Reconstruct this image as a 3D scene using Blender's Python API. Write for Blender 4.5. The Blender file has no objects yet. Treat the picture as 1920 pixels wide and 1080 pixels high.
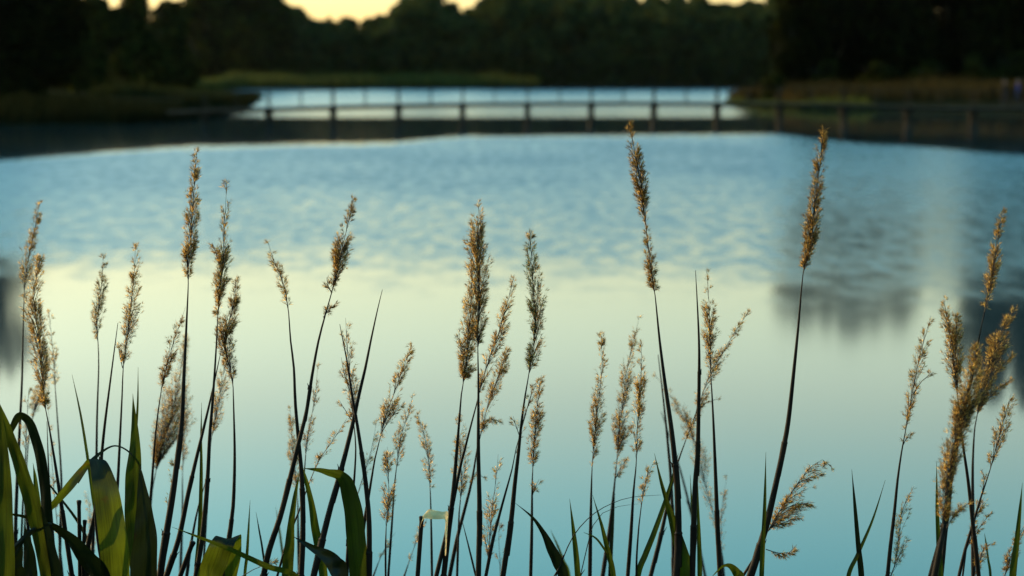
import bpy, math, random
import numpy as np
from mathutils import Vector, noise as mnoise

sc = bpy.context.scene
R = math.radians

# ------------------------------------------------------------------ camera
F_PX, CAM_Z, HOR = 3733.0, 3.5, 135.0        # focal length in px of a 1920 px frame, eye height, horizon row
PITCH = math.atan((540 - HOR) / F_PX)
cam_d = bpy.data.cameras.new('camera'); cam = bpy.data.objects.new('camera', cam_d)
sc.collection.objects.link(cam); sc.camera = cam
cam.location = (0, 0, CAM_Z); cam.rotation_euler = (R(90) - PITCH, 0, 0)
cam_d.sensor_width = 36.0; cam_d.lens = F_PX * 36.0 / 1920
cam_d.clip_start = 0.05; cam_d.clip_end = 6000
cam_d.dof.use_dof = True; cam_d.dof.focus_distance = 4.05; cam_d.dof.aperture_fstop = 4.0
cam_d.dof.aperture_blades = 0

# ------------------------------------------------------------------ sky, sun, exposure
SUN_EL, SUN_AZ = R(20), R(-64)               # azimuth from +Y, negative = towards -X
w = bpy.data.worlds.new('World'); sc.world = w; w.use_nodes = True
nt = w.node_tree; nt.nodes.clear()
def N(nt, t, **kw):
    n = nt.nodes.new(t)
    for k, v in kw.items(): setattr(n, k, v)
    return n
sky = N(nt, 'ShaderNodeTexSky', sky_type='NISHITA', sun_disc=False, sun_elevation=SUN_EL, sun_rotation=SUN_AZ,
        altitude=0, air_density=1.0, dust_density=1.0, ozone_density=1.5)
tc = N(nt, 'ShaderNodeTexCoord'); sep = N(nt, 'ShaderNodeSeparateXYZ')
nt.links.new(tc.outputs['Generated'], sep.inputs[0])
rmp = N(nt, 'ShaderNodeValToRGB')            # evening tint of the air by elevation
rmp.color_ramp.interpolation = 'EASE'
ST = [(0.0, (0.90, 0.66, 0.38)), (0.06, (0.98, 0.80, 0.50)), (0.15, (1.34, 1.19, 0.78)), (0.27, (0.88, 1.64, 1.30)), (0.5, (0.76, 2.5, 2.8))]
cr = rmp.color_ramp
while len(cr.elements) < len(ST): cr.elements.new(0.5)
for e, (p, c) in zip(cr.elements, ST): e.position = p; e.color = (*c, 1)
nt.links.new(sep.outputs['Z'], rmp.inputs[0])
mul = N(nt, 'ShaderNodeMix', data_type='RGBA', blend_type='MULTIPLY', clamp_result=False)
mul.inputs[0].default_value = 1.0
nt.links.new(sky.outputs[0], mul.inputs[6]); nt.links.new(rmp.outputs[0], mul.inputs[7])
bg = N(nt, 'ShaderNodeBackground'); bg.inputs[1].default_value = 0.11
out = N(nt, 'ShaderNodeOutputWorld')
nt.links.new(mul.outputs[2], bg.inputs[0]); nt.links.new(bg.outputs[0], out.inputs[0])

sun_d = bpy.data.lights.new('sun', 'SUN'); sun_d.energy = 4.2; sun_d.angle = R(0.5); sun_d.color = (1.0, 0.72, 0.38)
sun = bpy.data.objects.new('sun', sun_d); sc.collection.objects.link(sun)
sd = Vector((math.sin(SUN_AZ) * math.cos(SUN_EL), math.cos(SUN_AZ) * math.cos(SUN_EL), math.sin(SUN_EL)))
sun.rotation_euler = sd.to_track_quat('Z', 'Y').to_euler(); sun.location = (-20, 20, 30)

sc.view_settings.view_transform = 'Standard'; sc.view_settings.look = 'None'
sc.view_settings.exposure = 1.5; sc.view_settings.gamma = 1.0
sc.cycles.max_bounces = 6; sc.cycles.diffuse_bounces = 2; sc.cycles.glossy_bounces = 3
sc.cycles.transmission_bounces = 3; sc.cycles.transparent_max_bounces = 6
sc.cycles.use_denoising = True

# ------------------------------------------------------------------ helpers
CP, SP = math.cos(PITCH), math.sin(PITCH)
def ray(px, py):
    u, v = (px - 960) / F_PX, (540 - py) / F_PX
    return Vector((u, CP + v * SP, v * CP - SP))
def at(px, py, Y):                            # the point where the sight line of a pixel crosses the plane y = Y
    d = ray(px, py); t = Y / d.y
    return Vector((d.x * t, Y, CAM_Z + d.z * t))
def ground(px, py, z=0.0):                    # where it meets the level z
    d = ray(px, py); t = (z - CAM_Z) / d.z
    return Vector((d.x * t, d.y * t, z))
def px2m(Y): return Y / F_PX                  # metres per photo pixel at distance Y

def tag(o, label=None, cat=None, group=None, kind=None):
    if label: o['label'] = label
    if cat: o['category'] = cat
    if group: o['group'] = group
    if kind: o['kind'] = kind
    return o
def empty(name, loc, label=None, cat=None, group=None):
    o = bpy.data.objects.new(name, None); o.empty_display_size = 0.2; o.location = loc
    sc.collection.objects.link(o); return tag(o, label, cat, group)

class MB:                                     # collects faces, then links them as ONE mesh object
    def __init__(s): s.v, s.f, s.m, s.uv = [], [], [], {}
    def quad(s, a, b, c, d, m=0):
        i = len(s.v); s.v += [a, b, c, d]; s.f.append((i, i + 1, i + 2, i + 3)); s.m.append(m)
    def tri(s, a, b, c, m=0):
        i = len(s.v); s.v += [a, b, c]; s.f.append((i, i + 1, i + 2)); s.m.append(m)
    def box(s, lo, hi, m=0):
        x0, y0, z0 = lo; x1, y1, z1 = hi; i = len(s.v)
        s.v += [(x0,y0,z0),(x1,y0,z0),(x1,y1,z0),(x0,y1,z0),(x0,y0,z1),(x1,y0,z1),(x1,y1,z1),(x0,y1,z1)]
        for q in ((3,2,1,0),(4,5,6,7),(0,1,5,4),(1,2,6,5),(2,3,7,6),(3,0,4,7)):
            s.f.append(tuple(i + k for k in q)); s.m.append(m)
    def tube(s, pts, rad, n=6, m=0, cap=True):
        i0 = len(s.v); L = len(pts)
        for k, p in enumerate(pts):
            t = (pts[min(k + 1, L - 1)] - pts[max(k - 1, 0)])
            t = t.normalized() if t.length > 1e-9 else Vector((0, 0, 1))
            a = t.cross(Vector((0, 1, 0.02)))
            if a.length < 1e-4: a = t.cross(Vector((1, 0, 0)))
            a.normalize(); b = t.cross(a)
            for j in range(n):
                g = 2 * math.pi * j / n
                s.v.append(tuple(p + (a * math.cos(g) + b * math.sin(g)) * rad[k]))
        for k in range(L - 1):
            for j in range(n):
                q = i0 + k * n; j2 = (j + 1) % n
                s.f.append((q + j, q + j2, q + n + j2, q + n + j)); s.m.append(m)
        if cap:
            s.f.append(tuple(i0 + j for j in range(n - 1, -1, -1))); s.m.append(m)
            s.f.append(tuple(i0 + (L - 1) * n + j for j in range(n))); s.m.append(m)
    def mesh(s, name, mats, smooth=False, off=Vector((0, 0, 0))):
        me = bpy.data.meshes.new(name)
        v = s.v if off.length == 0 else [(p[0] - off.x, p[1] - off.y, p[2] - off.z) for p in s.v]
        me.from_pydata(v, [], s.f)
        for mt in mats: me.materials.append(mt)
        me.polygons.foreach_set('material_index', s.m)
        if smooth: me.polygons.foreach_set('use_smooth', [True] * len(s.f))
        if s.uv:
            l = me.uv_layers.new(name='UVMap')
            vi = np.zeros(len(me.loops), dtype=np.int32); me.loops.foreach_get('vertex_index', vi)
            arr = np.array([s.uv.get(k, (0, 0)) for k in range(len(s.v))], dtype=np.float32)
            l.data.foreach_set('uv', arr[vi].ravel())
        me.update(); return me
    def build(s, name, mats, parent=None, smooth=False):
        off = Vector(parent.location) if parent else Vector((0, 0, 0))
        o = bpy.data.objects.new(name, s.mesh(name, mats, smooth, off))
        sc.collection.objects.link(o)
        if parent: o.parent = parent
        return o

def smooth_path(pts, step):                   # Catmull-Rom through pts (Vectors), resampled about every `step`
    P = [pts[0] * 2 - pts[1]] + list(pts) + [pts[-1] * 2 - pts[-2]]
    res = []
    for i in range(1, len(P) - 2):
        a, b, c, d = P[i - 1], P[i], P[i + 1], P[i + 2]
        n = max(1, int((c - b).length / step))
        for k in range(n):
            t = k / n
            res.append(0.5 * ((2 * b) + (c - a) * t + (2 * a - 5 * b + 4 * c - d) * t * t + (3 * b - a - 3 * c + d) * t ** 3))
    res.append(P[-2].copy()); return res

# ------------------------------------------------------------------ materials
def new_mat(name):
    m = bpy.data.materials.new(name); m.use_nodes = True; m.node_tree.nodes.clear(); return m, m.node_tree
def leafy(name, c0, c1, trans=0.45, tcol=None, island=True, scale=40.0, mid=0.5, gloss=0.0):
    m, t = new_mat(name)
    if island:
        g = N(t, 'ShaderNodeNewGeometry'); src = g.outputs['Random Per Island']
    else:
        co = N(t, 'ShaderNodeTexCoord'); nz = N(t, 'ShaderNodeTexNoise'); nz.inputs['Scale'].default_value = scale
        t.links.new(co.outputs['Object'], nz.inputs['Vector']); src = nz.outputs['Fac']
    rp = N(t, 'ShaderNodeValToRGB'); e = rp.color_ramp.elements
    e[0].color = (*c0, 1); e[1].color = (*c1, 1); e[0].position = 0.1; e[1].position = 0.95
    q = e.new(0.6); q.color = (*[a + (b - a) * mid for a, b in zip(c0, c1)], 1)
    t.links.new(src, rp.inputs[0])
    d = N(t, 'ShaderNodeBsdfDiffuse'); tr = N(t, 'ShaderNodeBsdfTranslucent'); mx = N(t, 'ShaderNodeMixShader')
    mx.inputs[0].default_value = trans
    t.links.new(rp.outputs[0], d.inputs[0])
    if tcol:
        mm = N(t, 'ShaderNodeMix', data_type='RGBA', blend_type='MULTIPLY'); mm.inputs[0].default_value = 1
        t.links.new(rp.outputs[0], mm.inputs[6]); mm.inputs[7].default_value = (*tcol, 1)
        t.links.new(mm.outputs[2], tr.inputs[0])
    else: t.links.new(rp.outputs[0], tr.inputs[0])
    t.links.new(d.outputs[0], mx.inputs[1]); t.links.new(tr.outputs[0], mx.inputs[2])
    o = N(t, 'ShaderNodeOutputMaterial'); last = mx
    if gloss:
        gl = N(t, 'ShaderNodeBsdfGlossy'); gl.inputs['Roughness'].default_value = 0.35; gl.inputs[0].default_value = (1, 1, 1, 1)
        m2 = N(t, 'ShaderNodeMixShader'); m2.inputs[0].default_value = gloss
        t.links.new(mx.outputs[0], m2.inputs[1]); t.links.new(gl.outputs[0], m2.inputs[2]); last = m2
    t.links.new(last.outputs[0], o.inputs[0]); return m
def solid(name, c0, c1, scale=6.0, rough=0.8, stretch=(1, 1, 1), bump=0.0, spec=0.25):
    m, t = new_mat(name)
    co = N(t, 'ShaderNodeTexCoord'); mp = N(t, 'ShaderNodeMapping'); mp.inputs['Scale'].default_value = stretch
    nz = N(t, 'ShaderNodeTexNoise'); nz.inputs['Scale'].default_value = scale; nz.inputs['Detail'].default_value = 6
    rp = N(t, 'ShaderNodeValToRGB'); e = rp.color_ramp.elements
    e[0].color = (*c0, 1); e[1].color = (*c1, 1); e[0].position = 0.3; e[1].position = 0.7
    p = N(t, 'ShaderNodeBsdfPrincipled'); p.inputs['Roughness'].default_value = rough
    p.inputs['Specular IOR Level'].default_value = spec
    t.links.new(co.outputs['Object'], mp.inputs[0]); t.links.new(mp.outputs[0], nz.inputs['Vector'])
    t.links.new(nz.outputs['Fac'], rp.inputs[0]); t.links.new(rp.outputs[0], p.inputs['Base Color'])
    if bump:
        b = N(t, 'ShaderNodeBump'); b.inputs['Strength'].default_value = bump; b.inputs['Distance'].default_value = 0.05
        t.links.new(nz.outputs['Fac'], b.inputs['Height']); t.links.new(b.outputs[0], p.inputs['Normal'])
    o = N(t, 'ShaderNodeOutputMaterial'); t.links.new(p.outputs[0], o.inputs[0]); return m

M = {}
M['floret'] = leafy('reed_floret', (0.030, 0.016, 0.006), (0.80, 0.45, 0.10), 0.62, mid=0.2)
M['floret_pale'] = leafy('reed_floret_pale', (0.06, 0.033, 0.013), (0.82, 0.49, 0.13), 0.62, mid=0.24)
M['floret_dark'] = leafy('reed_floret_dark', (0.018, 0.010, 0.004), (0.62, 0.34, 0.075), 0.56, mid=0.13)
M['hair'] = leafy('silky_reed_hair', (0.06, 0.03, 0.010), (0.42, 0.225, 0.055), 0.6, mid=0.35)
M['rachis'] = solid('reed_branchlet', (0.012, 0.007, 0.004), (0.03, 0.018, 0.008), 30, 0.8)
M['stem'] = solid('dry_reed_stem', (0.004, 0.0026, 0.0016), (0.014, 0.0085, 0.0045), 14, 0.6, (4, 4, 1), spec=0.06)
M['stem_green'] = solid('green_reed_stem', (0.03, 0.045, 0.012), (0.05, 0.07, 0.02), 14, 0.5, (4, 4, 1))
M['straw'] = leafy('dry_straw_leaf', (0.34, 0.22, 0.09), (0.70, 0.50, 0.24), 0.35, island=False, scale=60)
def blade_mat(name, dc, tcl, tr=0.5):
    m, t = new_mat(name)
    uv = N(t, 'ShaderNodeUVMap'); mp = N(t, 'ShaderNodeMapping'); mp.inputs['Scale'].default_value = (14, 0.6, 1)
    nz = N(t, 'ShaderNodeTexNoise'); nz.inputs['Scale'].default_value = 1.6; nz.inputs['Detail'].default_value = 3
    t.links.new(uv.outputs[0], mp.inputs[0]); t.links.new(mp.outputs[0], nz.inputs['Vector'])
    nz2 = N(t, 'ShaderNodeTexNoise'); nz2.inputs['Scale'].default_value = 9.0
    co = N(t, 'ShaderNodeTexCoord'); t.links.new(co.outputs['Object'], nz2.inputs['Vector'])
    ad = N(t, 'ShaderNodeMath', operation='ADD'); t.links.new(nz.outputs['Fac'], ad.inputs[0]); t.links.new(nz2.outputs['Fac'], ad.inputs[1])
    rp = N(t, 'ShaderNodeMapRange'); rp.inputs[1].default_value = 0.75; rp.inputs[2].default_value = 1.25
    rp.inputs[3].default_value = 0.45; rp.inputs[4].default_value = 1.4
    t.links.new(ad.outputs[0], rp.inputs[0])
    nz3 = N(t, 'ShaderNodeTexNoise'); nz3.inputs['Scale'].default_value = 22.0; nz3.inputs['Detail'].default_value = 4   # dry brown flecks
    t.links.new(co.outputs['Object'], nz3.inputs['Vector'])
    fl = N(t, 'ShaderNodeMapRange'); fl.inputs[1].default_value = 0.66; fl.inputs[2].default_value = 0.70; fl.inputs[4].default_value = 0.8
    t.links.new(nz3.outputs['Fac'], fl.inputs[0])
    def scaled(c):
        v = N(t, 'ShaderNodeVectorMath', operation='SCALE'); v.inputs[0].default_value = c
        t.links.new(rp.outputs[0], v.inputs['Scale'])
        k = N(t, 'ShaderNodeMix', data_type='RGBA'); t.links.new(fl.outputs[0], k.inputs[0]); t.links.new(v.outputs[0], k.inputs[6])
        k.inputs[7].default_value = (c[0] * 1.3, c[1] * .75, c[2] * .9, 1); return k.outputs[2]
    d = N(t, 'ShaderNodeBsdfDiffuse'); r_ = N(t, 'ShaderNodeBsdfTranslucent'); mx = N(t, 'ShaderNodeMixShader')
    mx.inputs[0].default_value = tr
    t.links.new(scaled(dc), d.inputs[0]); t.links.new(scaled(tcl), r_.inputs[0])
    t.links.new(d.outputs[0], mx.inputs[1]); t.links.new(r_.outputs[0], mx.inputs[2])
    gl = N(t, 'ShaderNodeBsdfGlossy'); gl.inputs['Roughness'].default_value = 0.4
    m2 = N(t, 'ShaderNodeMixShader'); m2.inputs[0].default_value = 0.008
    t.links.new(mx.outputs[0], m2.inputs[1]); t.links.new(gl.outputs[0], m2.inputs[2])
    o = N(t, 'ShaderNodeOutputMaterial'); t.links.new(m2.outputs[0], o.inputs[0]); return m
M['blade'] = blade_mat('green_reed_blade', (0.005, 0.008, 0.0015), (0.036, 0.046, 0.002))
M['blade_shaded'] = blade_mat('shaded_reed_blade', (0.004, 0.006, 0.002), (0.006, 0.009, 0.001), 0.3)  # darkened copy of the green blade: shade on unlit leaves put into the colour
M['wood'] = solid('weathered_bridge_wood', (0.006, 0.0045, 0.003), (0.02, 0.015, 0.009), 5, 0.9, spec=0.05)
M['deck'] = solid('bridge_deck_boards', (0.012, 0.010, 0.007), (0.03, 0.025, 0.018), 8, 0.9, spec=0.05)
M['bark'] = solid('tree_bark', (0.02, 0.015, 0.01), (0.05, 0.038, 0.026), 5, 0.9, (3, 3, 1))
M['soil'] = solid('bank_soil', (0.003, 0.0034, 0.0014), (0.009, 0.008, 0.003), 0.6, 1.0, spec=0.0)
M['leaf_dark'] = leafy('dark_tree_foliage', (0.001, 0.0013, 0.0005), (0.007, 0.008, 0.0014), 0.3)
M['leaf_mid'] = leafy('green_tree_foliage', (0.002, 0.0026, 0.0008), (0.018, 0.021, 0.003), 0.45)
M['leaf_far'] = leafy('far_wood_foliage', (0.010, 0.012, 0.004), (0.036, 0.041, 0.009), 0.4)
M['reed_brown'] = leafy('old_brown_reed', (0.011, 0.008, 0.003), (0.036, 0.024, 0.007), 0.4)
M['grass_olive'] = leafy('olive_marsh_grass', (0.016, 0.018, 0.004), (0.055, 0.055, 0.010), 0.4)
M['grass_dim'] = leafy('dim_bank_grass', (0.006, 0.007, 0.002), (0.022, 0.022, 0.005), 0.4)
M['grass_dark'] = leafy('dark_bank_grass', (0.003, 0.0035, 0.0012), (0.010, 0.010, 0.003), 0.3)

# ------------------------------------------------------------------ the setting: land and water
def W(px, py): g = ground(px, py); return (g.x, g.y)
LEFT = [W(-1500, 238), W(-600, 238), W(0, 236), W(200, 234), W(330, 228), W(395, 212), W(432, 197), W(424, 188), W(395, 181), W(345, 174),
        W(420, 167.5), W(600, 166.5), W(820, 166.5), W(1000, 166), W(1018, 163.5), W(960, 161.5), (-40, 640), (-700, 640), (-700, 200)]
RIGHT = [W(2700, 240), W(2200, 236), W(2020, 214), W(1920, 208), W(1700, 206.5), W(1500, 206), W(1400, 203), W(1374, 197), W(1392, 189), W(1425, 182),
         W(1440, 172), W(1402, 166.5), W(1440, 163), (130, 640), (700, 640), (700, 160)]
FAR = [(-720, 520), W(900, 161.8), W(1180, 161.2), W(1300, 162.8), W(1460, 163), (720, 500), (3000, 900), (3000, 3500), (-3000, 3500), (-3000, 600)]
NEAR = [(-60, 4.9), (-3, 5.1), (0, 5.0), (3, 5.1), (60, 4.9), (60, -80), (-60, -80)]
def sdist(P, poly):                           # signed distance, positive inside
    q = np.array(poly, dtype=float); a, b = q, np.roll(q, -1, 0)
    best = np.full(len(P), 1e9); ins = np.zeros(len(P), bool)
    for (x0, y0), (x1, y1) in zip(a, b):
        e = np.array([x1 - x0, y1 - y0]); d = P - (x0, y0)
        t = np.clip((d @ e) / (e @ e), 0, 1)[:, None]
        best = np.minimum(best, np.linalg.norm(d - t * e, axis=1))
        c = ((y0 > P[:, 1]) != (y1 > P[:, 1]))
        with np.errstate(divide='ignore', invalid='ignore'):
            xi = x0 + (P[:, 1] - y0) / (y1 - y0 if y1 != y0 else 1e-9) * (x1 - x0)
        ins ^= c & (P[:, 0] < xi)
    return np.where(ins, best, -best)
def height(P):
    P = np.asarray(P, float).reshape(-1, 2)
    h = np.full(len(P), -3.0)
    for poly, top, sl in ((LEFT, 1.1, 0.12), (RIGHT, 1.6, 0.12), (FAR, 2.5, 0.08)):
        s = sdist(P, poly); h = np.maximum(h, np.where(s > 0, top * (1 - np.exp(-s * sl / top)) + 0.02 * np.minimum(s, 60), np.maximum(-3, s * 0.25)))
    s = sdist(P, NEAR); h = np.maximum(h, np.where(s > 0, np.minimum(1.9, s * 0.5), np.maximum(-3, s * 0.3)))
    return h
def zland(x, y): return float(height([(x, y)])[0])

def axis_pts(segs):
    r = []
    for a, b, n in segs: r += list(np.linspace(a, b, n, endpoint=False))
    return r + [segs[-1][1]]
gx = axis_pts([(-3000, -300, 12), (-300, -60, 24), (-60, 60, 80), (60, 300, 24), (300, 3000, 12)])
gy = axis_pts([(-80, 0, 8), (0, 12, 24), (12, 100, 12), (100, 260, 80), (260, 520, 60), (520, 3500, 16)])
XX, YY = np.meshgrid(gx, gy); HH = height(np.stack([XX.ravel(), YY.ravel()], 1))
gm = MB(); gm.v = [(float(x), float(y), float(z)) for x, y, z in zip(XX.ravel(), YY.ravel(), HH)]
nx = len(gx)
for j in range(len(gy) - 1):
    for i in range(nx - 1):
        k = j * nx + i; gm.f.append((k, k + 1, k + nx + 1, k + nx)); gm.m.append(0)
tag(gm.build('ground', [M['soil']], smooth=True), kind='structure')

def water_mat():
    m, t = new_mat('lake_water')
    co = N(t, 'ShaderNodeTexCoord'); sp = N(t, 'ShaderNodeSeparateXYZ'); t.links.new(co.outputs['Object'], sp.inputs[0])
    X, Y = sp.outputs['X'], sp.outputs['Y']
    def math_(op, a, b=None, c=None):
        n = N(t, 'ShaderNodeMath', operation=op)
        for i, v in enumerate((a, b, c)):
            if v is None: continue
            if isinstance(v, (int, float)): n.inputs[i].default_value = v
            else: t.links.new(v, n.inputs[i])
        return n.outputs[0]
    def sstep(v, a, b):
        n = N(t, 'ShaderNodeMapRange', interpolation_type='SMOOTHSTEP'); t.links.new(v, n.inputs[0])
        for i, q in ((1, a), (2, b)):
            if isinstance(q, (int, float)): n.inputs[i].default_value = q
            else: t.links.new(q, n.inputs[i])
        n.inputs[3].default_value = 0; n.inputs[4].default_value = 1; return n.outputs[0]
    def noise(scale, sx, sy, detail=3, rough=0.5):
        mp = N(t, 'ShaderNodeMapping'); mp.inputs['Scale'].default_value = (sx, sy, 1)
        nz = N(t, 'ShaderNodeTexNoise'); nz.inputs['Scale'].default_value = scale; nz.inputs['Detail'].default_value = detail
        nz.inputs['Roughness'].default_value = rough
        t.links.new(co.outputs['Object'], mp.inputs[0]); t.links.new(mp.outputs[0], nz.inputs['Vector']); return nz.outputs['Fac']
    # far edge of the wind-ruffled patch, a winding line across the lake
    fc = N(t, 'ShaderNodeValToRGB'); fc.color_ramp.interpolation = 'EASE'
    u = math_('MULTIPLY_ADD', X, 1 / 60.0, 0.5); t.links.new(u, fc.inputs[0])
    pts = [(-30, 80), (-21.6, 84), (-14.2, 99.5), (-7.2, 103), (-2.2, 114.5), (15.0, 118.5), (17.8, 104), (22.4, 90), (30, 82)]
    e = fc.color_ramp.elements
    while len(e) < len(pts): e.new(0.5)
    for el, (x, d) in zip(e, pts): el.position = x / 60 + 0.5; v = (d - 70) / 60; el.color = (v, v, v, 1)
    edge = math_('MULTIPLY_ADD', fc.outputs[0], 60.0, 70.0)
    wob = noise(0.25, 1, 0.3)
    edge = math_('ADD', edge, math_('ADD', math_('MULTIPLY_ADD', wob, 3.0, -1.5), math_('MULTIPLY_ADD', noise(1.1, 1, 0.25, 4, 0.65), 7.0, -3.5)))
    nc = N(t, 'ShaderNodeValToRGB'); nc.color_ramp.interpolation = 'EASE'
    t.links.new(math_('MULTIPLY_ADD', X, 1 / 30.0, 0.5), nc.inputs[0])
    pts = [(-15, 33), (-7.5, 34), (-3, 32.5), (3, 31.5), (4.4, 30.5), (5.6, 29), (9, 29), (15, 30)]
    e = nc.color_ramp.elements
    while len(e) < len(pts): e.new(0.5)
    for el, (x, d) in zip(e, pts): el.position = x / 30 + 0.5; v = (d - 20) / 20; el.color = (v, v, v, 1)
    near = math_('ADD', math_('MULTIPLY_ADD', nc.outputs[0], 20.0, 18.0), math_('ADD', math_('MULTIPLY_ADD', noise(0.35, 1, 1), 4.0, -2.0), math_('MULTIPLY_ADD', noise(1.3, 1, 0.45, 4, 0.6), 12.0, -6.0)))
    ruff = math_('MULTIPLY', sstep(Y, near, math_('ADD', near, 9.0)), math_('SUBTRACT', 1.0, sstep(Y, math_('SUBTRACT', edge, 13.0), edge)))
    blot = sstep(noise(2.3, 1.0, 0.30, 6, 0.7), 0.36, 0.64)
    blot2 = sstep(noise(0.12, 1.0, 0.5, 2), 0.35, 0.65)
    amp = math_('MULTIPLY_ADD', blot, 0.16, math_('MULTIPLY_ADD', blot2, 0.06, math_('MULTIPLY_ADD', sstep(Y, 34, 80), 0.15, 0.08)))
    ruff = math_('MULTIPLY', math_('MULTIPLY', ruff, amp), math_('SUBTRACT', 1.0, math_('MULTIPLY', sstep(math_('DIVIDE', X, Y), 0.125, 0.150), 0.42)))
    far1 = math_('MULTIPLY', sstep(Y, 147, 160), 0.13)
    far2 = math_('MULTIPLY', sstep(Y, 186, 204), 0.22)
    xa = math_('DIVIDE', X, Y); msk = math_('MULTIPLY', math_('SUBTRACT', 1.0, sstep(xa, 0.108, 0.124)), sstep(xa, -0.150, -0.125))
    far1 = math_('MULTIPLY', far1, msk); far2 = math_('MULTIPLY', far2, msk)
    rg = math_('ADD', math_('ADD', ruff, math_('MAXIMUM', far1, far2)), math_('MULTIPLY_ADD', sstep(Y, 15, 30), math_('SUBTRACT', 0.05, math_('MULTIPLY', sstep(Y, 80, 110), 0.04)), 0.03))
    p = N(t, 'ShaderNodeBsdfPrincipled')
    p.inputs['Base Color'].default_value = (0.003, 0.010, 0.012, 1); p.inputs['IOR'].default_value = 1.333
    t.links.new(rg, p.inputs['Roughness'])
    # ripples
    h = math_('ADD', math_('MULTIPLY', noise(2.2, 1, 0.8, 3), 1.0), math_('MULTIPLY', noise(7.0, 1, 0.7, 2), 0.35))
    b = N(t, 'ShaderNodeBump'); b.inputs['Distance'].default_value = 0.05
    t.links.new(h, b.inputs['Height']); t.links.new(math_('MULTIPLY', ruff, 0.8), b.inputs['Strength'])
    t.links.new(b.outputs[0], p.inputs['Normal'])
    o = N(t, 'ShaderNodeOutputMaterial'); t.links.new(p.outputs[0], o.inputs[0]); return m
wm = MB(); wm.quad((-2500, -70, 0), (2500, -70, 0), (2500, 1500, 0), (-2500, 1500, 0))
tag(wm.build('lake_water', [water_mat()]), kind='structure')

# ------------------------------------------------------------------ trees
def crown_mesh(name, seed, h, rad, n, size, mat, lobes=14, base=0.12, conic=0.0):
    rnd = random.Random(seed); mb = MB(); L = []
    for k in range(lobes):
        z = base + (0.90 - base) * (k + rnd.random()) / lobes; f = (1 - conic * z) * math.sin(math.pi * min(1, 0.30 + z * 0.62)) ** 0.5
        a = rnd.uniform(0, 6.283); r = rad * f * rnd.uniform(0.1, 0.72)
        L.append((math.cos(a) * r, math.sin(a) * r, z * h, rad * rnd.uniform(0.36, 0.60) * max(0.35, f), rnd.uniform(0.7, 1.15)))
    L.append((0, 0, h * 0.93, rad * 0.30 * (1 - 0.6 * conic), 1.0))
    for k in range(n):
        x, y, z, r, q = L[rnd.randrange(len(L))]
        d = Vector((rnd.gauss(0, 1), rnd.gauss(0, 1), rnd.gauss(0, 1))).normalized()
        rr = r * rnd.uniform(0.35, 1.0) ** 0.5 * rnd.choice((1, 1, 1, 1.15))
        p = Vector((x, y, z)) + Vector((d.x * rr, d.y * rr, d.z * rr * q * 1.15))
        if p.z < 0.25: p.z = 0.25 + rnd.random() * 0.4
        nrm = (d + Vector((rnd.gauss(0, .6), rnd.gauss(0, .6), rnd.gauss(0, .6) + 0.3))).normalized()
        a = nrm.cross(Vector((rnd.gauss(0, 1), rnd.gauss(0, 1), rnd.gauss(0, 1)))).normalized(); b = nrm.cross(a)
        s = size * rnd.uniform(0.55, 1.25); a *= s * 0.5; b *= s * 0.36
        mb.quad(tuple(p - a), tuple(p + b), tuple(p + a), tuple(p - b))
    return mb.mesh(name, [mat])
def trunk_mesh(name, seed, h, rad):
    rnd = random.Random(seed); mb = MB()
    P = [Vector((rnd.gauss(0, .012) * h * (k > 0), rnd.gauss(0, .012) * h * (k > 0), h * 0.85 * k / 6 - (0.6 if k == 0 else 0))) for k in range(7)]
    mb.tube(P, [0.028 * h * (1 - k / 7.5) for k in range(7)], 8)
    for k in range(7):
        z = rnd.uniform(0.22, 0.75); a = rnd.uniform(0, 6.28); b = P[min(6, int(z / 0.85 * 6))]
        e = Vector((math.cos(a) * rad * 0.7, math.sin(a) * rad * 0.7, min(h * 0.95, b.z + rad * rnd.uniform(.4, .9))))
        mid = (b + e) / 2 + Vector((0, 0, -0.06 * h * rnd.random()))
        mb.tube([b, mid, e], [0.011 * h, 0.007 * h, 0.002 * h], 5)
    return mb.mesh(name, [M['bark']], True)
KIND = {}
def kind(key, variants, h, rad, n, size, mat, **kw):
    KIND[key] = [(crown_mesh('crown', 100 + hash_(key) + v, h, rad, n, size, mat, **kw), trunk_mesh('trunk', 500 + v, h, rad), h, rad) for v in range(variants)]
def hash_(s): return sum(ord(c) * (i + 3) for i, c in enumerate(s)) % 997
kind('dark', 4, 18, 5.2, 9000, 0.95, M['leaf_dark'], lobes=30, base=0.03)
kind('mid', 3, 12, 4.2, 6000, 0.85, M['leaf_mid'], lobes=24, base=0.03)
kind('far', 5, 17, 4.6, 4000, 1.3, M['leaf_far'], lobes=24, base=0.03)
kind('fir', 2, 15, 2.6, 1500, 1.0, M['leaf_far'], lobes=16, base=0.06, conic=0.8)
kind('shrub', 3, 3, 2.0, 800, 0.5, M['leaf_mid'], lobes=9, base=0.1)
trnd = random.Random(5)
def tree(key, px, d, top, wid, label, name='broadleaf_tree', cat='tree', group=None, var=None):
    """px: column of its middle, d: distance, top: rows of its top above the horizon, wid: crown half-width in px"""
    cm, tm, h, rad = KIND[key][trnd.randrange(len(KIND[key])) if var is None else var]
    x = (px - 960) / F_PX * d; z0 = zland(x, d) - 0.05; zt = CAM_Z + top / F_PX * d
    r = empty(name, (x, d, z0), label, cat, group); r.rotation_euler.z = trnd.uniform(0, 6.28)
    sz = (zt - z0) / h; sx = wid / F_PX * d / rad; r.scale = (sx, sx, sz)
    for nm, me in (('crown', cm), ('trunk', tm)):
        c = bpy.data.objects.new(nm, me); sc.collection.objects.link(c); c.parent = r
    return r
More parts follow.
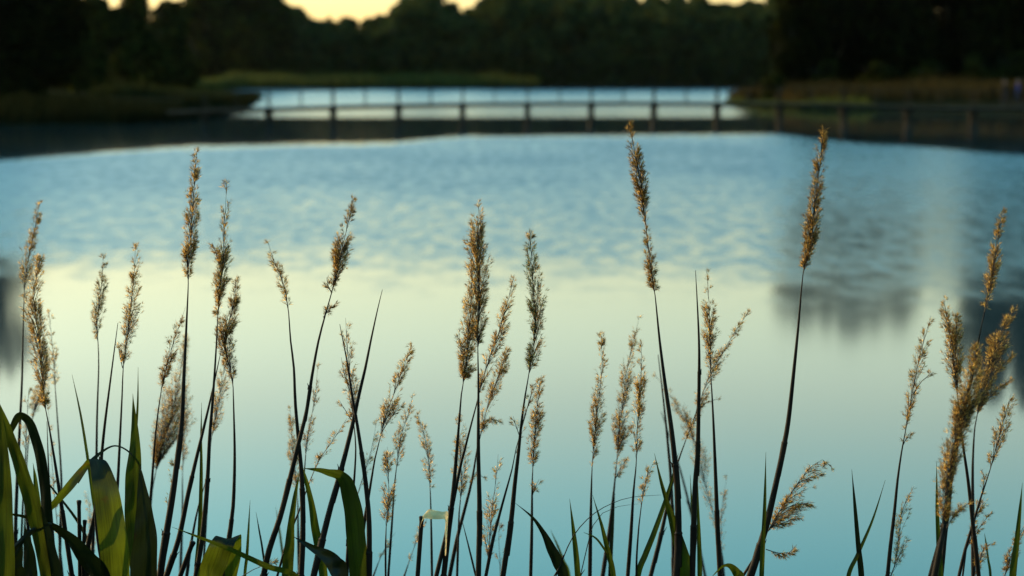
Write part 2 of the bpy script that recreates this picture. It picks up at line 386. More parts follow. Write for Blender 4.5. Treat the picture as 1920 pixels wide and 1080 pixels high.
# near left bank, black against the light
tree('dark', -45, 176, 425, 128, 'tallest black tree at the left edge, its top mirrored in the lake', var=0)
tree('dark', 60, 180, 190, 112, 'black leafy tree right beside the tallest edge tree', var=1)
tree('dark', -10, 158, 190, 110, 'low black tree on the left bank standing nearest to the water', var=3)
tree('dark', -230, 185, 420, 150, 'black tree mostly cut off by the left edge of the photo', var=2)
# left, middle distance
for px, d, top, wid, lb in ((190, 275, 138, 74, 'first greenish tree right of the black left trees, under a gap of sky'),
                            (262, 290, 150, 66, 'dark round tree before the bright notch of sky at upper left'),
                            (318, 320, 127, 60, 'lower tree under the bright notch of sky at upper left'),
                            (395, 450, 172, 80, 'tall olive tree right of the bright sky notch'),
                            (462, 446, 185, 80, 'tall dark tree standing left of the wide opening of sky'),
                            (512, 448, 140, 52, 'slimmer dark tree at the left end of the wide sky opening'),
                            (120, 250, 175, 70, 'dark tree half hidden behind the black left bank trees')):
    tree('mid', px, d, top, wid, lb)
tree('shrub', 545, 449, 50, 15, 'small bright olive bush catching light below the sky opening', 'bush', 'bush')
tree('shrub', 232, 225, 32, 36, 'olive bush lit on its top beneath the left trees', 'bush', 'bush')
tree('shrub', 150, 215, 22, 40, 'dim green bush at the foot of the black left trees', 'bush', 'bush')
tree('shrub', 300, 240, 12, 40, 'low bush at the inner end of the dark left bank', 'bush', 'bush')
# the far wood
FW = 'trees of the far wood'
for row, (d, dens) in enumerate(((452, 34), (468, 40), (486, 46))):
    px = 480.0 + row * 14
    while px < 1480:
        sky_y = np.interp(px, [480, 540, 565, 590, 640, 700, 735, 760, 800, 826, 850, 880, 905, 930, 1000, 1150, 1185, 1200, 1225, 1290, 1335, 1370, 1400, 1480],
                              [-5, 6, 12, 30, 30, 30, 26, 0, -25, -12, 14, 20, 6, -20, -28, -20, 2, 12, -6, -14, 4, 8, 2, -8])
        top = 135 - sky_y - (0, 0, 0)[row] + trnd.uniform(-7, 3) - (24 if row == 0 else 8 if row == 1 else 0)
        fir = 575 < px < 700 and row == 2
        tree('fir' if fir else 'far', px, d + trnd.uniform(-4, 4), top, 18 if fir else trnd.uniform(42, 58),
             'pointed dark conifer on the low skyline of the far wood' if fir else 'dark green broadleaf tree in the hazy wood across the lake',
             'conifer_tree' if fir else 'broadleaf_tree', group='conifers of the far wood' if fir else FW)
        px += dens * trnd.uniform(0.8, 1.15) * (0.62 if fir else 1)
for k in range(30):
    tree('shrub', 500 + k * 33 + trnd.uniform(-8, 8), 443 + trnd.uniform(-3, 3), trnd.uniform(10, 30), trnd.uniform(22, 30),
         'dark undergrowth bush along the foot of the far wood', 'bush', 'bush', 'bushes under the far wood')
# right bank
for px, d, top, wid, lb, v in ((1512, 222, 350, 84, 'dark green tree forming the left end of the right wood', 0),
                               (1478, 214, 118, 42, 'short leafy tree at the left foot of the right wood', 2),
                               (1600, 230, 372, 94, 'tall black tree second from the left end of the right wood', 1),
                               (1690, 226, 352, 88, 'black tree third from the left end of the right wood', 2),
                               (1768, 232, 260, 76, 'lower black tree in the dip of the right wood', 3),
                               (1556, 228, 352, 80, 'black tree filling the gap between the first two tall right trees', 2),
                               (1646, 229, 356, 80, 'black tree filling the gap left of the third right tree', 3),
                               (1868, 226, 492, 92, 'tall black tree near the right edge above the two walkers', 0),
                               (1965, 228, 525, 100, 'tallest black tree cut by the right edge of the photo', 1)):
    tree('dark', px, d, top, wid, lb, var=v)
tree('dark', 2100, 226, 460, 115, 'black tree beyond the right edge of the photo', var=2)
for px, d, top, wid, lb in ((1452, 205, -2, 34, 'yellow-green bush at the left tip of the right bank'), (1548, 212, 14, 44, 'dark bush under the left end of the right wood'),
                            (1640, 214, 12, 44, 'dark bush under the tall black right trees'), (1735, 214, 16, 46, 'dark bush in the dip of the right wood'),
                            (1822, 212, 26, 36, 'olive bush behind the brown reeds near the two walkers'), (1900, 216, 30, 46, 'dark bush at the right edge behind the walkers')):
    tree('shrub', px, d, top, wid, lb, 'bush', 'bush')

# ------------------------------------------------------------------ reed beds and grass along the shores (nobody could count them)
def bed(name, line, n, depth, h, wv, mat, seed, droop=0.25):
    """line: (px, py) waterline points; blades stand up to `depth` metres behind it"""
    rnd = random.Random(seed); mb = MB(); pts = [ground(*p) for p in line]
    seg = [(pts[i + 1] - pts[i]).length for i in range(len(pts) - 1)]; tot = sum(seg); P = []
    for k in range(n):
        s = rnd.random() * tot; i = 0
        while i < len(seg) - 1 and s > seg[i]: s -= seg[i]; i += 1
        q = pts[i].lerp(pts[i + 1], min(1, s / seg[i])); P.append((q.x + rnd.gauss(0, .3), q.y + depth * rnd.random() ** 1.3))
    Z = height(P)
    for (x, y), z in zip(P, Z):
        z = max(z, -0.15) - 0.05
        hh = h * rnd.uniform(0.6, 1.1) * (0.8 + 0.4 * mnoise.noise(Vector((x * 0.15, y * 0.15, seed)))); a = rnd.uniform(0, 6.28)
        wx, wy = math.cos(a) * wv, math.sin(a) * wv; lx, ly = rnd.gauss(0, droop) * hh, rnd.gauss(0, droop) * hh
        mb.v += [(x - wx, y - wy, z), (x + wx, y + wy, z), (x + wx * .8 + lx * .35, y + wy * .8 + ly * .35, z + hh * .6),
                 (x - wx * .8 + lx * .35, y - wy * .8 + ly * .35, z + hh * .6), (x + lx, y + ly, z + hh)]
        i = len(mb.v) - 5; mb.f += [(i, i + 1, i + 2, i + 3), (i + 3, i + 2, i + 4)]; mb.m += [0, 0]
    return mb.build(name, [mat])
tag(bed('reed_bed', [(1395, 190), (1430, 186), (1500, 204), (1700, 204), (1940, 205), (2200, 228)], 16000, 16, 2.1, 0.05, M['reed_brown'], 1),
    'brown band of old reeds along the right bank behind the bridge', 'reeds', kind='stuff')
tag(bed('bank_grass', [(1376, 198), (1400, 203), (1500, 206), (1640, 206.5)], 5000, 5, 1.0, 0.06, M['grass_olive'], 2),
    'low green grass on the tip of the right bank', 'grass', kind='stuff')
tag(bed('marsh_grass', [(150, 176), (345, 173.5), (420, 167.3), (600, 166.3), (820, 166.3), (1000, 165.8), (1016, 164)], 18000, 26, 3.1, 0.09, M['grass_olive'], 3),
    'olive strip of marsh grass at the foot of the far wood', 'grass', kind='stuff')
tag(bed('bank_grass', [(-100, 236), (0, 235.5), (200, 233.5), (330, 227.5), (395, 211.5), (431, 197)], 16000, 20, 1.5, 0.06, M['grass_dark'], 4),
    'black grass and sedge covering the left bank point', 'grass', kind='stuff')
tag(bed('bank_grass', [(170, 200), (300, 195), (400, 197), (425, 192)], 9000, 30, 1.5, 0.06, M['grass_dim'], 5),
    'dim olive grass on top of the left bank point', 'grass', kind='stuff')

# ------------------------------------------------------------------ footbridge
BD = 130.0
def bx(px): return (px - 960) / F_PX * BD
def deck_z(x): return 1.58 - 0.36 * ((x - 6.5) / 22.0) ** 2 if x < 28 else 1.58 - 0.36 * (21.5 / 22) ** 2
br = empty('footbridge', (bx(960), BD, 0), 'long low wooden footbridge on a row of piles across the lake', 'footbridge')
xs = np.linspace(bx(318), bx(2215), 60)
for nm, z0, z1, y0, y1, mt in (('deck', -0.10, 0.0, -0.75, 0.75, 'deck'), ('beam', -0.26, -0.103, -0.62, -0.48, 'wood'), ('beam', -0.26, -0.103, 0.48, 0.62, 'wood'),
                               ('handrail', 1.0, 1.07, -0.70, -0.62, 'wood'), ('handrail', 1.0, 1.07, 0.62, 0.70, 'wood')):
    mb = MB()
    for a, b in zip(xs[:-1], xs[1:]):
        za, zb = deck_z(a), deck_z(b); i = len(mb.v)
        mb.v += [(a, BD + y0, za + z0), (b, BD + y0, zb + z0), (b, BD + y1, zb + z0), (a, BD + y1, za + z0),
                 (a, BD + y0, za + z1), (b, BD + y0, zb + z1), (b, BD + y1, zb + z1), (a, BD + y1, za + z1)]
        for q in ((3, 2, 1, 0), (4, 5, 6, 7), (0, 1, 5, 4), (2, 3, 7, 6)): mb.f.append(tuple(i + k for k in q)); mb.m.append(0)
    mb.build(nm, [M[mt]], br)
PILES = [386, 506, 626, 748, 868, 989, 1108, 1225, 1343, 1460, 1580, 1700, 1822, 1942, 2062]
for px in PILES:
    x = bx(px); z = deck_z(x)
    for y in (-0.5, 0.5):
        mb = MB(); mb.tube([Vector((x, BD + y, -2.5)), Vector((x, BD + y, z - 0.263))], [0.2, 0.18], 10); mb.build('pile', [M['wood']], br, True)
    mb = MB(); mb.box((x - 0.2, BD - 0.85, z - 0.43), (x + 0.2, BD + 0.85, z - 0.265)); mb.build('cross_beam', [M['wood']], br)
    for y in (-0.66, 0.66):
        mb = MB(); mb.box((x - 0.045, BD + y - 0.038, z + 0.003), (x + 0.045, BD + y + 0.038, z + 0.998)); mb.build('rail_post', [M['wood']], br)
        x2 = bx(px + 60); z2 = deck_z(x2)
        mb = MB(); mb.box((x2 - 0.025, BD + y - 0.03, z2 + 0.003), (x2 + 0.025, BD + y + 0.03, z2 + 0.998)); mb.build('rail_post', [M['wood']], br)

# ------------------------------------------------------------------ two walkers on the bridge
def person(px, label, coat, trousers, face, seed):
    x = bx(px); z = deck_z(x); r = empty('person', (x, BD, z), label, 'person'); r.rotation_euler.z = face
    P = {'pel': (0, 0, .92, .13), 'wai': (0, 0, 1.08, .12), 'che': (0, .01, 1.32, .15), 'nec': (0, 0, 1.50, .055), 'chin': (0, -.015, 1.57, .075), 'hea': (0, -.01, 1.66, .095), 'top': (0, 0, 1.73, .06)}
    E = [('pel', 'wai'), ('wai', 'che'), ('che', 'nec'), ('nec', 'chin'), ('chin', 'hea'), ('hea', 'top')]
    for s, sd_, st in ((1, 'l', .16), (-1, 'r', -.16)):
        P['hip' + sd_] = (s * .1, 0, .86, .095); P['kne' + sd_] = (s * .1, st * .8 - .02, .48, .062); P['ank' + sd_] = (s * .1, st * 1.3 + .03, .09, .042); P['toe' + sd_] = (s * .11, st * 1.3 - .13, .04, .04)
        P['sho' + sd_] = (s * .19, 0, 1.41, .062); P['elb' + sd_] = (s * .25, -st * .4 + .02, 1.13, .045); P['wri' + sd_] = (s * .24, -st * .8 - .06, .89, .03); P['han' + sd_] = (s * .235, -st * .8 - .09, .80, .035)
        E += [('pel', 'hip' + sd_), ('hip' + sd_, 'kne' + sd_), ('kne' + sd_, 'ank' + sd_), ('ank' + sd_, 'toe' + sd_), ('che', 'sho' + sd_), ('sho' + sd_, 'elb' + sd_), ('elb' + sd_, 'wri' + sd_), ('wri' + sd_, 'han' + sd_)]
    keys = list(P); me = bpy.data.meshes.new('body')
    me.from_pydata([P[k][:3] for k in keys], [(keys.index(a), keys.index(b)) for a, b in E], [])
    o = bpy.data.objects.new('body', me); sc.collection.objects.link(o); o.parent = r
    o.modifiers.new('skin', 'SKIN'); o.modifiers.new('sub', 'SUBSURF').render_levels = 2
    for k, v in zip(keys, me.skin_vertices[0].data): v.radius = (P[k][3], P[k][3] * (0.75 if k in ('che', 'wai', 'pel') else 1)); v.use_root = (k == 'pel')
    m, t = new_mat('clothes_and_skin'); co = N(t, 'ShaderNodeTexCoord'); sp = N(t, 'ShaderNodeSeparateXYZ'); rp = N(t, 'ShaderNodeValToRGB')
    t.links.new(co.outputs['Object'], sp.inputs[0]); mr = N(t, 'ShaderNodeMath', operation='DIVIDE'); mr.inputs[1].default_value = 1.8
    t.links.new(sp.outputs['Z'], mr.inputs[0]); t.links.new(mr.outputs[0], rp.inputs[0]); rp.color_ramp.interpolation = 'CONSTANT'
    e = rp.color_ramp.elements
    while len(e) < 5: e.new(.5)
    for q, (p_, c) in zip(e, ((0, (.02, .018, .015)), (.07, trousers), (.505, coat), (.835, (.16, .09, .06)), (.94, (.03, .02, .012)))): q.position = p_; q.color = (*c, 1)
    d = N(t, 'ShaderNodeBsdfPrincipled'); d.inputs['Roughness'].default_value = .95; d.inputs['Specular IOR Level'].default_value = 0.0; t.links.new(rp.outputs[0], d.inputs['Base Color'])
    oo = N(t, 'ShaderNodeOutputMaterial'); t.links.new(d.outputs[0], oo.inputs[0]); me.materials.append(m)
    hb = MB(); P_ = [Vector((0, .02, 1.60)), Vector((0, .02, 1.68)), Vector((0, .01, 1.74)), Vector((0, 0, 1.775))]
    hb.tube(P_, [.098, .112, .088, .03], 12)
    h = hb.build('hair', [M['bark']], None, True); h.parent = r
    return r
person(1879, 'blurred walker in dark clothes on the right end of the footbridge', (.012, .012, .014), (.015, .015, .018), R(80), 1)
person(1904, 'blurred walker in a blue top on the right end of the footbridge', (.012, .018, .07), (.02, .022, .03), R(-95), 2)

# ------------------------------------------------------------------ reeds in the foreground
def stem_part(root, P, r0, r1, seed, green=False, node_every=0.17, s0_=0.0):
    rnd = random.Random(seed); mb = MB(); n = len(P)
    S = [0.0]
    for a, b in zip(P[:-1], P[1:]): S.append(S[-1] + (b - a).length)
    tot = S[-1]
    rad = [r0 + (r1 - r0) * max(0, (s - s0_) / max(1e-6, tot - s0_)) ** 1.35 for s in S]
    mb.tube(P, rad, 8)
    s = tot * 0.93 if green else tot - 0.30 + rnd.uniform(-.1, .1)
    while s > 0.1 and not green:                # nodes with a sheath above them and now and then a torn stub
        k = min(range(n), key=lambda i: abs(S[i] - s))
        if 0 < k < n - 2:
            t = (P[k + 1] - P[k]).normalized(); r = rad[k]
            mb.tube([P[k] - t * .004, P[k], P[k] + t * .004], [r * 1.02, r * 1.28, r * 1.02], 8, cap=False)
            mb.tube([P[k] - t * .07, P[k] - t * .02, P[k] - t * .003], [r * 1.02, r * 1.17, r * 1.2], 8, cap=False)
            if rnd.random() < 0.55:
                a = rnd.choice((-1, 1)); sx = Vector((a * r * 1.15, rnd.uniform(-.3, .3) * r, 0)); q = P[k] + sx
                L = rnd.uniform(.004, .016); e = q + t * L + Vector((a * L * rnd.uniform(.1, .5), 0, 0))
                mb.tube([q - t * .004, q + t * .003, e], [.0016, .0014, .0004], 5)
        s -= node_every * rnd.uniform(0.75, 1.25)
    return mb.build('stem', [M['stem_green' if green else 'stem']], root, True)

def interp_path(P, S, s):
    s = min(max(s, 0), S[-1]); lo = 0
    for i in range(len(S) - 1):
        if S[i + 1] >= s: lo = i; break
    t = (s - S[lo]) / max(1e-9, S[lo + 1] - S[lo]); return P[lo].lerp(P[lo + 1], t), (P[lo + 1] - P[lo]).normalized()

def panicle_part(root, P, prof, dens, mat, seed, Y, droop=0.0, name='panicle', fine=1.0):
    """P: axis from base to tip; prof: (u, left, right) half-widths in photo px at fractions of the axis"""
    rnd = random.Random(seed); mb = MB(); u_ = px2m(Y) * 1.05
    S = [0.0]
    for a, b in zip(P[:-1], P[1:]): S.append(S[-1] + (b - a).length)
    tot = S[-1]; U = [p[0] for p in prof]; WL = [p[1] for p in prof]; WR = [p[2] for p in prof]
    mb.tube(P, [0.0011 * (1 - 0.75 * s / tot) for s in S], 5, 0)
    area = 0.0
    for k in range(20): area += (np.interp((k + .5) / 20, U, WL) + np.interp((k + .5) / 20, U, WR)) * tot / u_ / 20
    n_sp = max(10, int(area * dens ** 1.4 / 5.9)); per = 7; n_br = max(5, n_sp // per); made = 0; k = 0
    def floret(p, d, L, wd):
        a = d.cross(Vector((rnd.gauss(0, 1), rnd.gauss(0, 1), rnd.gauss(0, 1)))).normalized() * wd
        q = p + d * L * .42
        mb.quad(tuple(p), tuple(q + a), tuple(p + d * L), tuple(q - a), 2 if wd < .0002 else 1)
    cand = [rnd.random() for _ in range(400)]
    wsum = [(np.interp(u, U, WL) + np.interp(u, U, WR)) * max(.12, .72 + 1.15 * mnoise.noise(Vector((u * 9, seed * 3.7, .5)))) for u in cand]; mxw = max(wsum)
    while made < n_sp and k < n_br * 3:
        k += 1
        while True:
            i = rnd.randrange(400)
            if rnd.random() < 0.04 + wsum[i] / mxw: break
        uc = cand[i]                                # the branchlet lives round this height of the panicle
        th = rnd.uniform(0, 2 * math.pi); cx = math.cos(th)
        wl = np.interp(uc, U, WL) if cx < 0 else np.interp(uc, U, WR)
        rr = wl * u_ * rnd.uniform(0.25, 1.0) ** 0.7
        lat = Vector((cx, 0.8 * math.sin(th), 0))
        L = min(tot * 0.4, rr * rnd.uniform(2.6, 4.2) + 0.006)
        s0 = uc * tot - L * 0.72; s1 = uc * tot + L * 0.28
        if s0 < 0: s1 -= s0 * .6; s0 = rnd.uniform(0, .01)
        if s1 > tot: s1 = tot
        B = []
        for j in range(5):
            f = j / 4; p, t = interp_path(P, S, s0 + (s1 - s0) * f)
            B.append(p + lat * rr * f ** 1.25 + Vector((0, 0, -droop * rr * f * f * 2.2)) + Vector((rnd.gauss(0, 1), rnd.gauss(0, 1), rnd.gauss(0, 1))) * .0008 * f)
        mb.tube(B, [.00042, .0004, .00034, .00028, .0002], 3, 0, cap=False)
        for j in range(rnd.randint(per - 3, per + 3)):
            f = rnd.uniform(0.30, 1.03) ** 0.8; i0 = min(3, int(f * 4)); p = B[i0].lerp(B[i0 + 1], f * 4 - i0)
            t = (B[i0 + 1] - B[i0]).normalized()
            d0 = (t + lat * rnd.uniform(.1, .95) + Vector((rnd.gauss(0, .30), rnd.gauss(0, .30), rnd.gauss(-droop * .4, .30)))).normalized()
            pd = p + d0 * rnd.uniform(.0, .004)
            for q in range(rnd.randint(2, 4)):
                d = (d0 + Vector((rnd.gauss(0, .2), rnd.gauss(0, .2), rnd.gauss(0, .2)))).normalized()
                floret(pd, d, rnd.uniform(.0055, .0115) * fine, rnd.uniform(.00022, .0006) * fine)
            for q in range(3):                  # silky hairs
                d = (d0 + Vector((rnd.gauss(0, .38), rnd.gauss(0, .38), rnd.gauss(0, .38)))).normalized()
                floret(pd + d * .002, d, rnd.uniform(.006, .012) * fine, .00016)
            made += 1
    return mb.build(name, [M['rachis'], M[mat], M['hair']], root)

def prof_default(w, skew, rnd):
    l = w * (1 - skew); r = w * (1 + skew); j = lambda: rnd.uniform(.78, 1.18)
    return [(0, .10 * l, .10 * r), (.12, .55 * l * j(), .55 * r * j()), (.27, 1.0 * l * j(), 1.0 * r * j()), (.42, 1.0 * l * j(), r * j()), (.58, .85 * l * j(), .85 * r * j()),
            (.75, .55 * l * j(), .55 * r * j()), (.9, .30 * l, .30 * r), (1, .10 * l, .10 * r)]

seed_no = [0]
def reed(Y, pts, thick, label, base=None, w=15, dens=1.0, skew=0.0, mat='floret', prof=None, droop=0.0, tufts=(), name='reed', cat='reed', group=None, tip_t=2.2, lean=0.0, fine=1.0):
    """pts: photo pixels from the bottom of the visible stalk to its tip; base: row where the seed head starts; thick: stalk width in px at the bottom"""
    seed_no[0] += 1; sn = seed_no[0]; rnd = random.Random(sn * 17 + 3)
    low = pts[0]; ln = rnd.gauss(0, .03) + lean
    A = [at(x, y, Y + ln * (low[1] - y) / 600) for x, y in pts]
    d = (A[0] - A[1]).normalized() if len(A) > 1 else Vector((0, 0, -1))
    z0 = zland(A[0].x, Y) - 0.03; drop = A[0].z - z0
    foot = Vector((A[0].x + d.x / max(.3, -d.z) * drop * 0.35, A[0].y, z0)); mid = A[0].lerp(foot, .45) + Vector((d.x / max(.3, -d.z) * drop * 0.10, 0, 0))
    n0 = max(3, int((A[0] - foot).length / 0.14)); low_ = []
    for k in range(n0):                          # the hidden lower stalk, leaving the ground upright
        f = k / n0; low_.append(foot * (1 - f) ** 2 + (A[0] + d * ((A[0] - foot).length * .5)) * (2 * f * (1 - f)) + A[0] * f * f)
    P = smooth_path(low_ + A, 0.02)
    root = empty(name, foot, label, cat, group)
    s0_ = (A[0] - foot).length * 1.02      # the stalk thins above the foot of the picture
    u_ = px2m(Y); r0 = thick * u_ / 2 * .92; r1 = tip_t * u_ / 2
    if base is None:
        stem_part(root, P, r0 * 1.05, r1 * .5, sn, s0_=s0_); return root
    kb = max(range(len(P)), key=lambda i: -abs(P[i].z - at(960, base, P[i].y).z) if P[i].z > A[0].z - .01 else -9)
    stem_part(root, P[:kb + 1], r0 * 1.05, r1 * .85, sn, s0_=s0_)
    panicle_part(root, P[kb:], prof or prof_default(w, skew, rnd), dens, mat, sn, Y, droop, fine=fine)
    for tp, tw, td, ts in tufts:                  # side tufts: (pixels from stalk to end, half-width, density, skew)
        T = smooth_path([at(x, y, Y + ln * (low[1] - y) / 600) for x, y in tp], 0.012)
        panicle_part(root, T, [(0, 1, 1), (.3, tw * .6 * (1 - ts), tw * .6 * (1 + ts)), (.65, tw * (1 - ts), tw * (1 + ts)), (1, tw * .35, tw * .35)], td, mat, sn + 900, Y, droop, 'side_tuft', fine)
    return root

D = 'floret_dark'; PL = 'floret_pale'
# ---- left edge to the tall left reed
reed(4.7, [(28,1080),(30,960),(37,800),(41,720),(43,640),(45,565),(48,520),(57,465),(66,425),(75,380)], 8, 'soft reed before the dark tree reflection at the left edge, its head bent', 565, 13, 1.0, -.1)
reed(4.0, [(135,1080),(120,980),(105,880),(92,800),(86,770),(80,720),(75,660),(70,610),(63,560),(70,510),(76,483)], 10, 'crisp golden reed with a thick wavy head before the left edge reflection', 775, 19, 1.15, -.05,
     prof=[(0,6,6),(.08,7,7),(.16,9,9),(.24,22,12),(.40,17,17),(.52,20,14),(.60,25,12),(.66,12,12),(.85,14,10),(.95,6,6),(1,2,3)])
reed(5.3, [(45,1080),(50,870),(60,790),(74,740),(86,690),(90,655)], 5, 'blurred pale head leaning behind the crisp golden reed at the left edge', 795, 15, .9, 0, PL)
reed(5.0, [(112,1080),(113,1000),(115,900),(108,790),(103,720),(101,680),(92,585)], 6, 'thin soft reed with a sparse head right of the crisp golden left reed', 740, 12, .6, 0, PL)
reed(4.9, [(117,1080),(110,1010),(104,950),(97,860),(90,760)], 6, 'thin soft stalk with scraps of seed low down behind the arching left leaf', 1010, 5, .5)
reed(4.7, [(38,1080),(42,960),(47,870),(50,800),(54,728)], 5, 'small sparse seed head low at the left edge over the arching leaf', 850, 11, .5, 0, PL)
reed(5.6, [(170,1080),(172,1040),(170,985),(165,918)], 5, 'small blurred pale head behind the two broken stubs', 1055, 9, .9, 0, PL)
reed(4.6, [(172,1080),(175,1000),(180,900),(182,780),(185,690),(184,645),(182,600),(190,540),(194,478)], 7, 'neat slim-headed reed standing second among the soft reeds left of the tall left reed', 650, 12, 1.05, -.15)
reed(4.2, [(160,1080),(166,1020),(180,950),(188,880),(196,800),(210,690),(221,606)], 9, 'bare pointed stalk between two slim reeds at left')
reed(4.3, [(208,1080),(216,970),(221,900),(225,820),(229,740),(231,690),(237,640),(245,580),(251,520),(254,460)], 8, 'airy reed with strands combed to its right, next right of the bare pointed left stalk', 700, 16, .9, .3,
     tufts=[([(230,690),(224,665),(222,645)], 7, .8, 0)])
reed(4.0, [(300,1080),(312,1000),(325,920),(335,840),(341,790),(345,700),(350,600),(353,530),(352,490),(358,440),(362,380),(366,320),(369,283)], 14, 'tallest reed of the left half, with a dense narrow head', 528, 14, 1.25, 0,
     prof=[(0,5,3),(.08,9,7),(.2,11,12),(.4,13,14),(.6,12,11),(.72,9,6),(.85,6,5),(.95,4,4),(1,1,1)])
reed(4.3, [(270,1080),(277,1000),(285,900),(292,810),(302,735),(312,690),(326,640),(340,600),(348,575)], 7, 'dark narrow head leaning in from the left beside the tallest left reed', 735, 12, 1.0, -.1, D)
reed(5.2, [(275,1080),(283,940),(292,885),(305,830),(325,770),(340,690),(347,630)], 8, 'big blurred bushy head behind the foot of the tallest left reed', 880, 26, 1.15, 0, 'floret',
     prof=[(0,6,10),(.1,24,46),(.25,32,48),(.4,30,34),(.6,24,20),(.8,13,12),(1,3,3)])
reed(5.4, [(338,1080),(342,960),(342,895),(345,820),(348,720),(346,660)], 6, 'blurred thin head right beside the bushy blurred one at the tallest left reed', 890, 12, .8)
reed(4.1, [(306,1080),(311,1000),(314,955),(322,905),(330,855)], 4, 'small sunlit wisp of seed at the foot of the tallest left reed', 960, 7, .7, 0, PL)
reed(4.0, [(368,1080),(380,1000),(389,900),(393,820),(398,760),(403,690),(406,640),(408,598),(413,540),(418,490),(420,430),(423,385),(425,342)], 10, 'sharp reed with a long ragged head right of the tallest left reed', 600, 15, 1.1, 0,
     tufts=[([(412,500),(404,470),(398,455)], 6, .9, 0)])
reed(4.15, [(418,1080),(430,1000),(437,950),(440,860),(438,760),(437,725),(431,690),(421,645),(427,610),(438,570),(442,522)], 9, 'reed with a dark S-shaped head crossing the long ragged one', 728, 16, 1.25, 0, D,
     tufts=[([(425,655),(410,640),(405,618)], 8, 1.0, 0)])
reed(4.8, [(380,1080),(388,950),(394,840),(402,795),(412,745),(421,690),(428,655)], 5, 'soft golden head hanging below the S-shaped dark one', 828, 15, .95, .1)
reed(4.05, [(312,1080),(335,1010),(352,930),(368,860),(385,790),(400,725),(414,660)], 11, 'bare stalk slanting right to end inside the S-shaped dark head')
reed(4.5, [(350,1080),(360,1010),(372,950),(388,895)], 6, 'short thin bare stalk low between the sharp ragged reed and its neighbour')
# ---- middle left
reed(4.0, [(565,1080),(568,1000),(566,900),(562,850),(554,760),(551,690),(545,640),(541,585),(536,550),(525,515),(512,485),(503,455)], 11, 'reed leaning left with an airy pale head, first stalk of the crossing pair', 582, 11, .8, .05, PL)
reed(4.0, [(494,1080),(505,1030),(525,970),(543,900),(560,830),(575,770),(585,705),(597,640),(610,590),(622,548),(634,500),(644,455),(655,410),(661,372)], 12, 'reed leaning right with a dense dark head, second stalk of the crossing pair', 548, 15, 1.3, 0, D,
     tufts=[([(606,595),(618,580),(634,565)], 7, .9, 0), ([(622,550),(615,535),(612,520)], 6, .9, 0)])
reed(4.9, [(561,1080),(559,1000),(558,935),(553,880),(548,830),(544,765)], 6, 'fuzzy blurred golden head just left of where the crossing pair meets', 940, 10, 1.2, 0, PL)
reed(4.5, [(562,1080),(567,950),(573,855),(580,800),(590,750),(596,685)], 6, 'thin see-through head behind the right-leaning dark reed', 860, 15, .45, .1, D)
reed(4.15, [(520,1080),(540,1010),(560,960),(580,905),(600,860),(625,825),(650,785)], 5, 'thin wispy head slanting right under the crossing pair', 905, 10, .5, .1, PL)
reed(4.0, [(650,1080),(655,1000),(664,900),(667,840),(664,800),(660,750),(656,700),(651,650),(648,596)], 7, 'wispy brown head wrapped round a bare stalk left of the bare leaning cane', 800, 14, .65, .05, 'floret', tufts=[([(658,740),(645,700),(640,670)], 8, .5, 0), ([(660,790),(645,765),(637,752)], 7, .5, 0)])
reed(3.95, [(692,1080),(692,980),(686,910),(678,850),(668,785),(660,740),(652,685),(637,608)], 11, 'bare stalk leaning left that crosses the bare right-leaning cane', tip_t=2)
reed(3.95, [(588,1080),(600,1030),(620,950),(640,880),(660,800),(672,745),(685,690),(695,640),(708,580),(717,543)], 13, 'long thick bare cane leaning right with a pointed top', tip_t=2)
reed(4.1, [(670,1080),(683,980),(693,920),(703,860),(711,828),(719,795),(731,760),(746,718),(760,680),(772,647)], 8, 'feathery head leaning right of the bare cane, the taller of two', 832, 15, .85, .05, PL, tufts=[([(716,810),(735,780),(752,760)], 8, .7, 0)])
reed(4.4, [(728,1080),(735,980),(740,905),(746,860),(752,815),(765,780),(774,742)], 5, 'narrow soft head just right of the feathery one, leaning with it', 885, 11, .85, 0, PL)
reed(4.05, [(723,1080),(723,1020),(724,990),(728,955),(729,920),(728,880),(726,838)], 4, 'upright sunlit head low under the two leaning feathery ones', 1000, 13, .9, 0, 'floret')
reed(4.6, [(652,1080),(660,980),(670,930),(682,890),(696,845),(706,790)], 4, 'faint wisp behind the bare cane crossing', 935, 9, .45, 0, PL)
reed(4.5, [(810,1080),(808,960),(806,905),(805,880),(800,840),(792,800),(781,773)], 5, 'lone small golden head bent left, above the folded dry leaf', 915, 11, .95, 0, PL)
reed(4.8, [(758,1080),(770,1045),(783,1010),(803,968)], 4, 'tiny blurred wisp left of the folded dry leaf', 1060, 7, .6, 0, PL)
reed(4.9, [(700,1080),(716,1040),(733,1010),(742,998)], 4, 'tiny blurred tuft between the thick bare cane and the folded dry leaf', 1050, 6, .6, 0, PL)
# ---- centre
reed(4.0, [(897,1080),(899,960),(897,850),(897,720),(896,655),(897,600),(898,540),(896,450),(896,415),(898,380)], 11, 'central upright reed with the tallest and fullest golden head', 655, 20, 1.15, 0,
     prof=[(0,6,6),(.12,10,18),(.25,16,16),(.4,24,20),(.55,24,23),(.65,24,14),(.75,18,10),(.85,13,8),(.93,4,6),(1,1,1)])
reed(4.05, [(832,1080),(842,990),(850,920),(856,850),(861,790),(865,740),(868,722),(874,680),(879,620),(884,560),(885,500)], 11, 'reed whose drooping golden head overlaps the central full one on its left side', 726, 17, 1.2, -.1, 'floret', tufts=[([(872,690),(864,655),(862,625)], 9, .9, 0), ([(869,715),(878,700),(888,690)], 9, 1.1, 0)])
reed(4.05, [(818,1080),(835,1010),(850,940),(862,880),(872,840),(885,790),(893,760),(902,722),(915,680),(930,640),(942,600),(955,555),(964,514)], 9, 'long airy head leaning right out of the central bundle', 745, 14, .9, .25, 'floret')
